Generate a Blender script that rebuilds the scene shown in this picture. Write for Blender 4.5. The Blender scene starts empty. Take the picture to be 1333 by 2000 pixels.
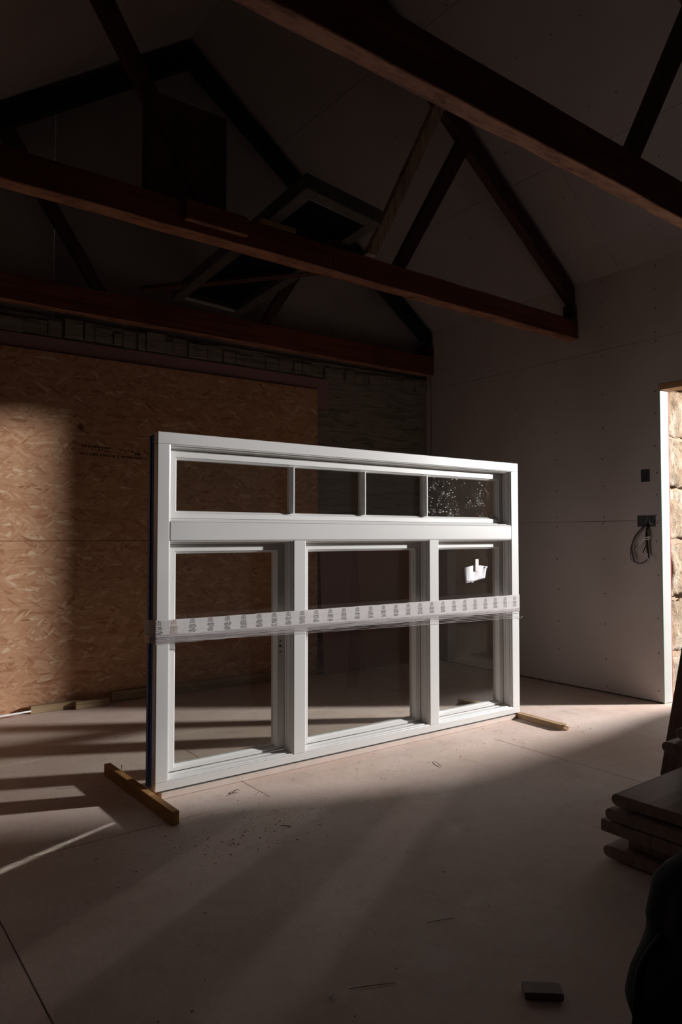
import bpy, bmesh, math, random
from mathutils import Vector, Matrix
random.seed(7)
SC = bpy.context.scene
COL = SC.collection
# ------------------------------------------------------------------ camera
YAW, PITCH, ROLL, FPX, CAMZ = math.radians(37.157), math.radians(1.954), math.radians(-0.026), 1392.6, 1.2
_f = Vector((math.sin(YAW)*math.cos(PITCH), math.cos(YAW)*math.cos(PITCH), math.sin(PITCH)))
_r = Vector((math.cos(YAW), -math.sin(YAW), 0))
_u = _r.cross(_f)
_r2 = _r*math.cos(ROLL) + _u*math.sin(ROLL)
_u2 = -_r*math.sin(ROLL) + _u*math.cos(ROLL)
cd = bpy.data.cameras.new('camera')
cd.sensor_fit = 'VERTICAL'; cd.sensor_height = 36; cd.sensor_width = 24
cd.lens = FPX/2000*36; cd.clip_start = .02
cam = bpy.data.objects.new('camera', cd); COL.objects.link(cam)
M = Matrix((( _r2.x, _u2.x, -_f.x, 0), (_r2.y, _u2.y, -_f.y, 0), (_r2.z, _u2.z, -_f.z, CAMZ), (0,0,0,1)))
cam.matrix_world = M
SC.camera = cam
# ------------------------------------------------------------------ world, light, exposure
SC.view_settings.view_transform = 'Standard'; SC.view_settings.look = 'None'
SC.view_settings.gamma = 1; SC.view_settings.use_curve_mapping = False
SC.view_settings.exposure = 0.0
SC.cycles.max_bounces = 14; SC.cycles.diffuse_bounces = 9; SC.cycles.transparent_max_bounces = 16
SC.cycles.sample_clamp_indirect = 6
wd = bpy.data.worlds.new('world'); SC.world = wd; wd.use_nodes = True
wd.node_tree.nodes['Background'].inputs[0].default_value = (.95, .92, .93, 1)
wd.node_tree.nodes['Background'].inputs[1].default_value = 1.2
def lamp(name, kind, loc, energy, color=(1,1,1), **kw):
    l = bpy.data.lights.new(name, kind); l.energy = energy; l.color = color
    for k, v in kw.items(): setattr(l, k, v)
    o = bpy.data.objects.new(name, l); COL.objects.link(o); o.location = loc
    return o
SRC = Vector((8.6, .15, 2.5))
o = lamp('low_sun_lamp', 'SPOT', SRC, 3350, (1.0, .975, .965), shadow_soft_size=.125, spot_size=math.radians(80), spot_blend=.15)
o.rotation_euler = (Vector((3.6, 2.9, .9)) - SRC).to_track_quat('-Z', 'Y').to_euler()
# added narrow area lights stand in for light reflected off window glass and paint
MIR = Vector((8.71, 6.05, 2.5))
def added_beam(name, c, w, h, e, spread):
    c = Vector(c); d = (c - MIR).normalized()
    o = lamp(name, 'AREA', c, e, (1.0, .95, .92), shape='RECTANGLE', size=w, size_y=h, spread=math.radians(spread))
    o.rotation_euler = d.to_track_quat('-Z', 'Y').to_euler(); return o
added_beam('added_glint_stile', (1.34, 3.11, .185), .036, .34, .034, 1.2)
added_beam('added_glint_middle', (2.50, 3.03, .57), .27, 1.08, .060, 2.5)
added_beam('added_glint_right', (3.38, 3.01, .57), .20, 1.08, .036, 3)
added_beam('added_glint_top', (2.57, 3.03, 1.445), .9, .25, .012, 7)

# ------------------------------------------------------------------ helpers
def tag(o, label=None, cat=None, group=None, kind=None):
    if label: o['label'] = label
    if cat: o['category'] = cat
    if group: o['group'] = group
    if kind: o['kind'] = kind
    return o
def empty(name, loc=(0,0,0), label=None, cat=None, group=None, kind=None):
    o = bpy.data.objects.new(name, None); COL.objects.link(o); o.location = loc
    o.empty_display_size = .1
    return tag(o, label, cat, group, kind)
class MB:
    def __init__(s): s.bm = bmesh.new()
    def hexa(s, P):
        v = [s.bm.verts.new(p) for p in P]
        for f in ((0,3,2,1),(4,5,6,7),(0,1,5,4),(1,2,6,5),(2,3,7,6),(3,0,4,7)): s.bm.faces.new([v[i] for i in f])
        return s
    def box(s, x0, x1, y0, y1, z0, z1, T=None):
        P = [Vector(p) for p in ((x0,y0,z0),(x1,y0,z0),(x1,y1,z0),(x0,y1,z0),(x0,y0,z1),(x1,y0,z1),(x1,y1,z1),(x0,y1,z1))]
        if T: P = [T(p) for p in P]
        return s.hexa(P)
    def prism(s, poly, y0, y1, T=None, ax='y'):
        # poly in (x,z), extruded along y  (ax 'x': poly in (y,z) extruded along x; ax 'z': poly (x,y) along z)
        def mk(a, b, c):
            p = Vector((a, c, b)) if ax == 'y' else (Vector((c, a, b)) if ax == 'x' else Vector((a, b, c)))
            return T(p) if T else p
        A = [s.bm.verts.new(mk(a, b, y0)) for a, b in poly]; B = [s.bm.verts.new(mk(a, b, y1)) for a, b in poly]
        n = len(poly)
        s.bm.faces.new(A); s.bm.faces.new(B[::-1])
        for i in range(n): s.bm.faces.new((A[i], B[i], B[(i+1)%n], A[(i+1)%n]))
        return s
    def beam(s, a, b, w, h, up=(0,0,1)):
        a, b = Vector(a), Vector(b); d = (b-a).normalized(); side = d.cross(Vector(up)).normalized(); u = side.cross(d)
        P = [a - side*w/2 - u*h/2, b - side*w/2 - u*h/2, b + side*w/2 - u*h/2, a + side*w/2 - u*h/2]
        return s.hexa(P + [p + u*h for p in P])
    def tube(s, pts, r, n=8, cap=True):
        pts = [Vector(p) for p in pts]; rings = []
        ref = Vector((.31, .2, .93)).normalized()
        for i, p in enumerate(pts):
            d = (pts[min(i+1, len(pts)-1)] - pts[max(i-1, 0)]).normalized()
            a = d.cross(ref).normalized(); b = d.cross(a); rr = r[i] if isinstance(r, (list, tuple)) else r
            rings.append([s.bm.verts.new(p + (a*math.cos(t) + b*math.sin(t))*rr) for t in (2*math.pi*k/n for k in range(n))])
        for A, B in zip(rings, rings[1:]):
            for k in range(n): s.bm.faces.new((A[k], A[(k+1)%n], B[(k+1)%n], B[k]))
        if cap: s.bm.faces.new(rings[0][::-1]); s.bm.faces.new(rings[-1])
        return s
    def disc(s, c, nrm, r, n=8):
        nrm = Vector(nrm).normalized(); a = nrm.orthogonal().normalized(); b = nrm.cross(a); c = Vector(c)
        s.bm.faces.new([s.bm.verts.new(c + (a*math.cos(t) + b*math.sin(t))*r) for t in (2*math.pi*k/n for k in range(n))])
        return s
    def build(s, name, mat, parent=None, bevel=0, smooth=False, seg=1):
        bmesh.ops.recalc_face_normals(s.bm, faces=s.bm.faces)
        me = bpy.data.meshes.new(name); s.bm.to_mesh(me); s.bm.free()
        me.materials.append(mat)
        if smooth:
            for p in me.polygons: p.use_smooth = True
        o = bpy.data.objects.new(name, me); COL.objects.link(o)
        if parent is not None:
            o.parent = parent
            o.matrix_parent_inverse = Matrix.Translation(-world_loc(parent))
        if bevel:
            m = o.modifiers.new('bevel', 'BEVEL'); m.width = bevel; m.segments = seg; m.limit_method = 'ANGLE'; m.harden_normals = False
        return o
def world_loc(o):
    v = Vector(o.location)
    # parents are all unrotated: their inverse already cancels theirs
    return v if o.parent is None else v
def catmull(P, n=8):
    P = [Vector(p) for p in P]; Q = [P[0]] + P + [P[-1]]; out = []
    for i in range(1, len(Q)-2):
        for k in range(n):
            t = k/n; a, b, c, d = Q[i-1], Q[i], Q[i+1], Q[i+2]
            out.append(.5*((2*b) + (c-a)*t + (2*a-5*b+4*c-d)*t*t + (-a+3*b-3*c+d)*t**3))
    return out + [P[-1]]

# ------------------------------------------------------------------ materials
class NT:
    def __init__(s, name):
        s.m = bpy.data.materials.new(name); s.m.use_nodes = True; s.t = s.m.node_tree; s.t.nodes.clear()
        s.out = s.n('ShaderNodeOutputMaterial')
    def n(s, typ, **kw):
        nd = s.t.nodes.new(typ)
        for k, v in kw.items():
            if k.startswith('i_'): nd.inputs[k[2:].replace('_', ' ')].default_value = v
            else: setattr(nd, k, v)
        return nd
    def l(s, a, b): s.t.links.new(a, b)
    def coord(s, scale=(1,1,1), rot=(0,0,0), loc=(0,0,0)):
        tc = s.n('ShaderNodeTexCoord'); mp = s.n('ShaderNodeMapping')
        mp.inputs['Scale'].default_value = scale; mp.inputs['Rotation'].default_value = rot; mp.inputs['Location'].default_value = loc
        s.l(tc.outputs['Object'], mp.inputs['Vector']); return mp.outputs[0]
    def noise(s, vec, scale, detail=4, rough=.55, dist=0):
        nd = s.n('ShaderNodeTexNoise'); nd.inputs['Scale'].default_value = scale; nd.inputs['Detail'].default_value = detail
        nd.inputs['Roughness'].default_value = rough; nd.inputs['Distortion'].default_value = dist
        s.l(vec, nd.inputs['Vector']); return nd.outputs['Fac']
    def ramp(s, fac, stops):
        r = s.n('ShaderNodeValToRGB'); e = r.color_ramp.elements
        while len(e) < len(stops): e.new(.5)
        for el, (p, c) in zip(e, stops): el.position = p; el.color = (*c, 1) if len(c) == 3 else c
        s.l(fac, r.inputs[0]); return r.outputs[0]
    def mix(s, fac, a, b, mode='MIX'):
        m = s.n('ShaderNodeMix', data_type='RGBA', blend_type=mode)
        for v, i in ((fac, 0), (a, 6), (b, 7)):
            if isinstance(v, (int, float)): m.inputs[i].default_value = v
            elif isinstance(v, tuple): m.inputs[i].default_value = (*v, 1)
            else: s.l(v, m.inputs[i])
        return m.outputs[2]
    def bump(s, h, strength=.3, dist=.01):
        b = s.n('ShaderNodeBump'); b.inputs['Strength'].default_value = strength; b.inputs['Distance'].default_value = dist
        s.l(h, b.inputs['Height']); return b.outputs[0]
    def principled(s, color, rough=.7, bump=None, spec=.4, **kw):
        p = s.n('ShaderNodeBsdfPrincipled')
        if isinstance(color, tuple): p.inputs['Base Color'].default_value = (*color, 1)
        else: s.l(color, p.inputs['Base Color'])
        if isinstance(rough, (int, float)): p.inputs['Roughness'].default_value = rough
        else: s.l(rough, p.inputs['Roughness'])
        p.inputs['Specular IOR Level'].default_value = spec
        if bump is not None: s.l(bump, p.inputs['Normal'])
        for k, v in kw.items(): p.inputs[k.replace('_', ' ')].default_value = v
        s.l(p.outputs[0], s.out.inputs[0]); return p
def mul(c, k): return tuple(min(1, x*k) for x in c)
def mat_plain(name, c, rough=.6, var=.12, scale=8, bump=.1, spec=.4, **kw):
    t = NT(name); v = t.coord(); n = t.noise(v, scale)
    col = t.ramp(n, [(.3, mul(c, 1-var)), (.7, mul(c, 1+var))])
    t.principled(col, rough, t.bump(t.noise(v, scale*9), bump, .003), spec, **kw); return t.m
def mat_wood(name, c, dark, axis='x', rough=.7, fine=1.0, bump=.35, rings=(.25, 3.5)):
    t = NT(name); lo, hi = rings
    sc = {'x': (lo*4, hi*9, hi*9), 'y': (hi*9, lo*4, hi*9), 'z': (hi*9, hi*9, lo*4)}[axis]
    v = t.coord(sc); v2 = t.coord()
    g = t.noise(v, 1.0*fine, 6, .65, .6); b = t.noise(v2, 2.2, 4)
    c1 = t.ramp(g, [(.3, dark), (.55, c), (.8, mul(c, 1.18))])
    c2 = t.mix(t.ramp(b, [(.35, (0,0,0)), (.75, (.55,.55,.55))]), c1, mul(dark, .8), 'MIX')
    t.principled(c2, rough, t.bump(g, bump, .004), .35); return t.m
W_PAINT = mat_plain('white_paint', (.67,.665,.65), .32, .02, 3, .03, .5)
W_PAINT_IN = mat_plain('white_paint_sash', (.70,.695,.68), .38, .02, 3, .03, .5)
BLUE_FOAM = mat_plain('blue_black_sealing_foam', (.045,.12,.34), .5, .2, 10, .2)
DARK_GROOVE = mat_plain('dark_groove', (.05,.045,.04), .8)
LATH = mat_plain('pale_sill_lath', (.62,.52,.46), .6, .08, 10)
def grain_board(name, c, sx=.0):
    return mat_plain(name, c, .85, .07, 2.0, .12, .2)
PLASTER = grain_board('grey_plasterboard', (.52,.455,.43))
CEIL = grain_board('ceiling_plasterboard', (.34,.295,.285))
PINK = grain_board('pink_plasterboard', (.34,.20,.20))
PINK2 = grain_board('brown_plasterboard', (.38,.24,.20))
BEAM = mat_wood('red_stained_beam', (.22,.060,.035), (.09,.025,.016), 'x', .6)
def pale_underside(m, col, dark):  # faces pointing down get a paler, blotchy colour
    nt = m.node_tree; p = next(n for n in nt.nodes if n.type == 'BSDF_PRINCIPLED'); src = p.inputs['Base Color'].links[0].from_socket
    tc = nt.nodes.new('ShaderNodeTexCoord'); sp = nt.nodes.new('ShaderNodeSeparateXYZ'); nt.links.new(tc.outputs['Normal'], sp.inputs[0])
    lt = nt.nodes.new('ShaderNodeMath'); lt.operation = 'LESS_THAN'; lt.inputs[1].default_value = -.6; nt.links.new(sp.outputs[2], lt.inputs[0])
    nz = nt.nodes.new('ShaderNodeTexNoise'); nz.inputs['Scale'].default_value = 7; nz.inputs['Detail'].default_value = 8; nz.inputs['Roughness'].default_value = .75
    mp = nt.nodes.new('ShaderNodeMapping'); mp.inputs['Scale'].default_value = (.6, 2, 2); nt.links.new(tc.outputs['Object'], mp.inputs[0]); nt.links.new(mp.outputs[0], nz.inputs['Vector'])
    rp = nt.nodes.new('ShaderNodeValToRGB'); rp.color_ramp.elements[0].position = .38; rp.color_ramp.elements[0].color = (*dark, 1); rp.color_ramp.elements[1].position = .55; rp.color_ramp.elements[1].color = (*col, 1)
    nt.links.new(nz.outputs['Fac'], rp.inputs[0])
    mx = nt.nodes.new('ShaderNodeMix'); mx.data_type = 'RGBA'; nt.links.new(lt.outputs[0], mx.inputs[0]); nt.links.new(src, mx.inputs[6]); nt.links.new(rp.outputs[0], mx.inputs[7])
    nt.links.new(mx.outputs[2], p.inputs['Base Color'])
pale_underside(BEAM, (.42,.20,.12), (.16,.06,.035))
BEAM_D = mat_wood('dark_stained_timber', (.085,.032,.024), (.03,.013,.010), 'z', .65)
BLACKT = mat_wood('blackened_rafter', (.014,.014,.015), (.007,.007,.009), 'z', .7)
OLDPOST = mat_wood('weathered_pale_timber', (.50,.38,.30), (.16,.10,.08), 'z', .85)
def mat_planed(name, c, dark): return mat_wood(name, c, dark, 'y', .7, 1.0, .2, (.2, 2.2))
YPINE = mat_planed('yellow_pine', (.50,.28,.10), (.30,.14,.05))
PPINE = mat_planed('pale_pine', (.48,.33,.19), (.28,.16,.08))
XPINE = mat_wood('grey_pine', (.42,.31,.18), (.22,.14,.08), 'x', .75, 1, .2, (.2,2.2))
TREAD = mat_wood('brown_tread_wood', (.27,.185,.155), (.14,.09,.075), 'x', .45, 1, .1, (.2,2.2))
LINTEL = mat_wood('lintel_pine', (.55,.33,.17), (.38,.2,.1), 'y', .7, 1, .2, (.2,2.2))
STEEL = mat_plain('dull_steel', (.3,.29,.27), .4, .1, 20, .05, .5, Metallic=.9)
BLACK = mat_plain('black_plastic', (.012,.013,.015), .5, .2, 10, .1)
BAGM = mat_plain('black_cordura', (.008,.009,.012), .8, .25, 14, .4)
CABLE = mat_plain('grey_cable', (.16,.15,.145), .4, .1, 30)
CABLEW = mat_plain('white_cable', (.75,.74,.72), .35, .05, 30)
GREENP = mat_plain('green_board_paper', (.18,.42,.30), .8)
REDP = mat_plain('red_board_paper', (.5,.12,.08), .8)
JAMBW = mat_plain('white_insulation_board', (.40,.388,.37), .75, .04, 6, .2)
PAPER = mat_plain('white_paper', (.78,.77,.80), .7, .03, 10, .05)
INK = mat_plain('grey_print_ink', (.06,.05,.045), .6)
INKR = mat_plain('rusty_print_ink', (.33,.13,.06), .6)
MASON = NT('rough_grey_masonry')
_v = MASON.coord((2.2,2,16)); _v2 = MASON.coord()
_a = MASON.noise(_v, 1.6, 6, .7, .8); _b = MASON.noise(_v2, 3, 5)
_c = MASON.ramp(_a, [(.3, (.11,.095,.075)), (.5, (.29,.26,.21)), (.75, (.36,.33,.27))])
MASON.principled(MASON.mix(MASON.ramp(_b, [(.4,(0,0,0)),(.7,(.5,.5,.5))]), _c, (.31,.275,.26)), .95, MASON.bump(_a, .9, .02), .1)
MASON = MASON.m
DARKWALL = mat_plain('dark_unseen_masonry', (.07,.055,.05), .95, .2, 3, .4)  # unseen walls, even dark tone chosen to limit light reflected into the room
GROUND = mat_plain('outdoor_gravel', (.35,.28,.21), .95, .2, 6, .4)
HEAP = mat_plain('brown_blocker', (.22,.14,.09), .95, .25, 5, .5)
# floor boards: pale pink dusty chipboard with stains and scuffs
t = NT('dusty_pink_floor_board'); v = t.coord(); a = t.noise(v, 1.1, 6, .6, .4); b = t.noise(v, 9, 5, .6); c = t.noise(t.coord((1.2, 9, 1), (0,0,.05)), 2.2, 5, .6, .5)
col = t.ramp(a, [(.3, (.60,.44,.37)), (.5, (.73,.59,.52)), (.72, (.79,.68,.62))])
col = t.mix(t.ramp(c, [(.35, (.0,.0,.0)), (.75, (.35,.35,.35))]), col, (.80,.67,.58))
col = t.mix(t.ramp(t.noise(v, 6.5, 9, .75, .3), [(.52, (0,0,0)), (.72, (.45,.45,.45))]), col, (.42,.28,.20))
col = t.mix(t.ramp(t.noise(t.coord((1,1,1),(0,0,.4)), 1.3, 5, .6, .2), [(.42, (0,0,0)), (.66, (.38,.38,.38))]), col, (.52,.38,.31))
col = t.mix(t.ramp(t.noise(t.coord((60,9,1),(0,0,.0)), 2.0, 4, .7, .2), [(.4, (.30,.30,.30)), (.7, (0,0,0))]), col, (.46,.33,.26))
vo = t.n('ShaderNodeTexVoronoi'); vo.inputs['Scale'].default_value = 26; t.l(v, vo.inputs['Vector'])
spot = t.ramp(vo.outputs['Distance'], [(.05, (1,1,1)), (.085, (0,0,0))])
gate = t.ramp(t.noise(v, 5.5, 3), [(.58, (0,0,0)), (.66, (1,1,1))])
col = t.mix(t.mix(1.0, spot, gate, 'MULTIPLY'), col, (.12,.07,.05))
t.principled(col, t.ramp(b, [(.3, (.5,.5,.5)), (.7, (.75,.75,.75))]), t.bump(t.mix(.5, b, c), .22, .004), .35)
FLOORM = t.m
SUBF = mat_plain('dark_joint', (.06,.04,.03), .9)
# OSB: three layers of stretched voronoi strands
t = NT('oriented_strand_board')
def strand(rot, sc, off):
    mp = t.coord((1,1,1), (0, rot, 0), off)
    nz = t.n('ShaderNodeTexNoise'); nz.inputs['Scale'].default_value = 6; t.l(mp, nz.inputs['Vector'])
    m2 = t.n('ShaderNodeMapping'); m2.inputs['Scale'].default_value = sc
    ad = t.n('ShaderNodeVectorMath', operation='MULTIPLY_ADD'); t.l(nz.outputs['Color'], ad.inputs[0]); ad.inputs[1].default_value = (.035,.035,.035); t.l(mp, ad.inputs[2])
    t.l(ad.outputs[0], m2.inputs['Vector'])
    vo = t.n('ShaderNodeTexVoronoi'); vo.inputs['Scale'].default_value = 1; t.l(m2.outputs[0], vo.inputs['Vector'])
    return vo.outputs['Color'], vo.outputs['Distance']
c1, d1 = strand(.12, (10, 1, 46), (0,0,0)); c2, d2 = strand(.75, (12, 1, 50), (3,0,1)); c3, d3 = strand(-.6, (13, 1, 55), (7,0,5)); c4, d4 = strand(-.05, (8,1,40), (2,0,9))
def sepr(c):
    s_ = t.n('ShaderNodeSeparateColor'); t.l(c, s_.inputs[0]); return s_.outputs
o1, o2, o3, o4 = sepr(c1), sepr(c2), sepr(c3), sepr(c4)
WOODR = [(.0, (.36,.15,.075)), (.08, (.47,.225,.115)), (.3, (.56,.295,.165)), (.7, (.62,.345,.20)), (.93, (.69,.42,.26)), (1, (.82,.60,.41))]
r1, r2, r3, r4 = (t.ramp(o[0], WOODR) for o in (o1, o2, o3, o4))
m1 = t.ramp(o2[1], [(.72, (0,0,0)), (.74, (1,1,1))]); m2_ = t.ramp(o3[1], [(.76, (0,0,0)), (.78, (1,1,1))]); m3 = t.ramp(o4[1], [(.5, (0,0,0)), (.52, (1,1,1))])
col = t.mix(m3, r1, r4); col = t.mix(m1, col, r2); col = t.mix(m2_, col, r3)
dk = t.ramp(t.noise(t.coord((14,1,60)), 1.3, 4, .7, 1.0), [(.64, (0,0,0)), (.72, (.85,.85,.85))])
col = t.mix(dk, col, (.13,.05,.02))
g = t.noise(t.coord((30, 1, 160)), 1, 4, .6)
col = t.mix(.22, col, t.ramp(g, [(.3, (.28,.13,.06)), (.7, (.58,.35,.2))]))
kn = t.n('ShaderNodeTexVoronoi'); kn.inputs['Scale'].default_value = 2.3; t.l(t.coord((1,.01,1)), kn.inputs['Vector'])
col = t.mix(t.ramp(kn.outputs['Distance'], [(.04, (.8,.8,.8)), (.075, (0,0,0))]), col, (.11,.035,.015))
t.principled(col, .7, t.bump(t.mix(.5, o1[0], dk), .25, .003), .3)
OSB = t.m
# stone
t = NT('rough_sandstone'); v = t.coord(); a = t.noise(v, 14, 8, .7, .3); b = t.noise(v, 3, 5)
col = t.ramp(b, [(.3, (.32,.215,.135)), (.5, (.47,.36,.255)), (.7, (.62,.55,.46))])
pit = t.ramp(t.noise(v, 38, 4, .6), [(.3, (1,1,1)), (.4, (0,0,0))])
col = t.mix(pit, col, (.22,.12,.06))
t.principled(col, .95, t.bump(a, 1.0, .06), .1)
STONE = t.m
# glass: see-through pane with real reflections, a little dirt
def glass(name, ior, dirt=0.0, seedloc=0.0):
    t = NT(name); tr = t.n('ShaderNodeBsdfTransparent'); tr.inputs[0].default_value = (.93,.94,.92,1)
    gl = t.n('ShaderNodeBsdfGlossy'); gl.inputs['Roughness'].default_value = .0
    fr = t.n('ShaderNodeFresnel'); fr.inputs['IOR'].default_value = ior
    ge = t.n('ShaderNodeNewGeometry'); inv = t.n('ShaderNodeMath', operation='SUBTRACT'); inv.inputs[0].default_value = 1
    t.l(ge.outputs['Backfacing'], inv.inputs[1])
    mu = t.n('ShaderNodeMath', operation='MULTIPLY'); t.l(fr.outputs[0], mu.inputs[0]); t.l(inv.outputs[0], mu.inputs[1])
    mx = t.n('ShaderNodeMixShader'); t.l(mu.outputs[0], mx.inputs[0]); t.l(tr.outputs[0], mx.inputs[1]); t.l(gl.outputs[0], mx.inputs[2])
    df = t.n('ShaderNodeBsdfDiffuse'); df.inputs[0].default_value = (.75,.74,.7,1)
    v = t.coord((1,1,1), (0,0,0), (seedloc, 0, 0))
    vo = t.n('ShaderNodeTexVoronoi'); vo.inputs['Scale'].default_value = 60; t.l(t.coord((1,.02,1), (0,0,0), (seedloc,0,0)), vo.inputs['Vector'])
    sp = t.ramp(vo.outputs['Distance'], [(.10, (1,1,1)), (.2, (0,0,0))])
    gate = t.ramp(t.noise(v, 9, 5, .7), [(.56 - .1*dirt, (0,0,0)), (.70 - .1*dirt, (1,1,1))])
    sm = t.ramp(t.noise(v, 24, 6, .75), [(.55, (0,0,0)), (.8, (.35,.35,.35))])
    f = t.mix(1.0, t.mix(1.0, sp, gate, 'MULTIPLY'), t.mix(1.0, sm, gate, 'MULTIPLY'), 'ADD')
    f2 = t.mix(1.0, f, (dirt,)*3, 'MULTIPLY')
    f2 = t.mix(1.0, f2, (.004,)*3, 'ADD')
    m2 = t.n('ShaderNodeMixShader'); t.l(f2, m2.inputs[0]); t.l(mx.outputs[0], m2.inputs[1]); t.l(df.outputs[0], m2.inputs[2])
    t.l(m2.outputs[0], t.out.inputs[0]); return t.m
GLASS = glass('window_glass', 1.75, .015)
GLASS_D = glass('dirty_window_glass', 1.75, 1.0, 3.1)
SKYG = mat_plain('dark_roof_glass', (.004,.006,.010), .7, .1, 3, 0, .05)
# stretch film
t = NT('milky_stretch_film')
tr = t.n('ShaderNodeBsdfTransparent'); df = t.n('ShaderNodeBsdfDiffuse'); df.inputs[0].default_value = (.90,.875,.87,1)
tl = t.n('ShaderNodeBsdfTranslucent'); tl.inputs[0].default_value = (.8,.77,.77,1); gl = t.n('ShaderNodeBsdfGlossy'); gl.inputs['Roughness'].default_value = .25
m0 = t.n('ShaderNodeMixShader'); m0.inputs[0].default_value = .35; t.l(df.outputs[0], m0.inputs[1]); t.l(tl.outputs[0], m0.inputs[2])
m1 = t.n('ShaderNodeMixShader'); m1.inputs[0].default_value = .08; t.l(m0.outputs[0], m1.inputs[1]); t.l(gl.outputs[0], m1.inputs[2])
m2 = t.n('ShaderNodeMixShader'); n_ = t.noise(t.coord((1.2, 1, 45)), 2.0, 4, .6, .4)
t.l(t.ramp(n_, [(.3, (.74,.74,.74)), (.7, (.93,.93,.93))]), m2.inputs[0]); t.l(tr.outputs[0], m2.inputs[1]); t.l(m1.outputs[0], m2.inputs[2])
t.l(m2.outputs[0], t.out.inputs[0]); FILM = t.m
t = NT('clear_twisted_film')
tr = t.n('ShaderNodeBsdfTransparent'); df = t.n('ShaderNodeBsdfDiffuse'); df.inputs[0].default_value = (.75,.70,.71,1); gl = t.n('ShaderNodeBsdfGlossy'); gl.inputs['Roughness'].default_value = .18
m1 = t.n('ShaderNodeMixShader'); m1.inputs[0].default_value = .4; t.l(df.outputs[0], m1.inputs[1]); t.l(gl.outputs[0], m1.inputs[2])
m2 = t.n('ShaderNodeMixShader'); n_ = t.noise(t.coord((1.5, 1, 140)), 2.0, 4, .6, .4)
t.l(t.ramp(n_, [(.35, (.08,.08,.08)), (.65, (.7,.7,.7))]), m2.inputs[0]); t.l(tr.outputs[0], m2.inputs[1]); t.l(m1.outputs[0], m2.inputs[2])
t.l(m2.outputs[0], t.out.inputs[0]); FILM2 = t.m

# ================================================================== SETTING
XR, KB, YB = 4.95, .035, 5.10           # right wall face, skew and y of the back wall
def BW(off):                            # local (x, depth, z) on the back wall -> world; depth towards the room
    return lambda p: Vector((p.x, YB + KB*(XR - p.x) - p.y - off, p.z))
SL, RX, RZ = .735, 2.37, 5.126          # roof slope, ridge
def roofz(x): return RZ - SL*abs(x - RX)
XL = -.35
# ---- floor
floor = empty('floor', kind='structure')
MB().box(XL-.3, 5.02, -3.2, 5.6, -.08, -.0245).build('subfloor', SUBF, floor)
def floorboard(x0, x1, y0, y1):
    MB().box(x0+.0024, x1-.0024, y0+.0024, y1-.0024, -.024, random.uniform(-.0008, 0)).build('floor_board', FLOORM, floor)
rows = [(-3.1,-2.0,[.5]), (-2.0,-.4,[1.7,4.1]), (-.4,2.86,[.52,3.30]), (2.86,4.08,[1.75,4.2]), (4.08,5.45,[.6,3.05])]
for y0, y1, js in rows:
    xs = [XL-.2] + js + [5.0]
    for a, b in zip(xs, xs[1:]): floorboard(a, b, y0, y1)
# ---- right wall: plasterboard lining, stone wall behind, doorway
DY0, DY1, DZ = 1.38, 2.70, 2.305
wr = empty('wall_right', kind='structure')
def wr_panel(y0, y1, z0, z1): MB().box(XR, XR+.0125, y0+.0015, y1-.0015, z0+.0015, z1-.0015).build('plasterboard_panel', PLASTER, wr)
wr_panel(DY1, 5.12, .008, 1.315)
MB().prism([(DY1+.0015,1.3165),(5.1185,1.3165),(5.1185,2.6455),(.8,2.6455),(.8,DZ+.0015),(DY1+.0015,DZ+.0015)], XR, XR+.0125, None, 'x').build('plasterboard_panel', PLASTER, wr)
wr_panel(1.9, 4.30, 2.647, 3.26); wr_panel(4.30, 5.12, 2.647, 3.26); wr_panel(-.5, 1.9, 2.647, 3.26); wr_panel(-3.2, -.5, 2.647, 3.26)
wr_panel(-.9, DY0, .008, 1.315); wr_panel(-.9, DY0, 1.315, 2.303); wr_panel(-.9, .8, 2.306, 2.647); wr_panel(-3.2, -.9, .008, 1.315); wr_panel(-3.2, -.9, 1.315, 2.647)
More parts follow.
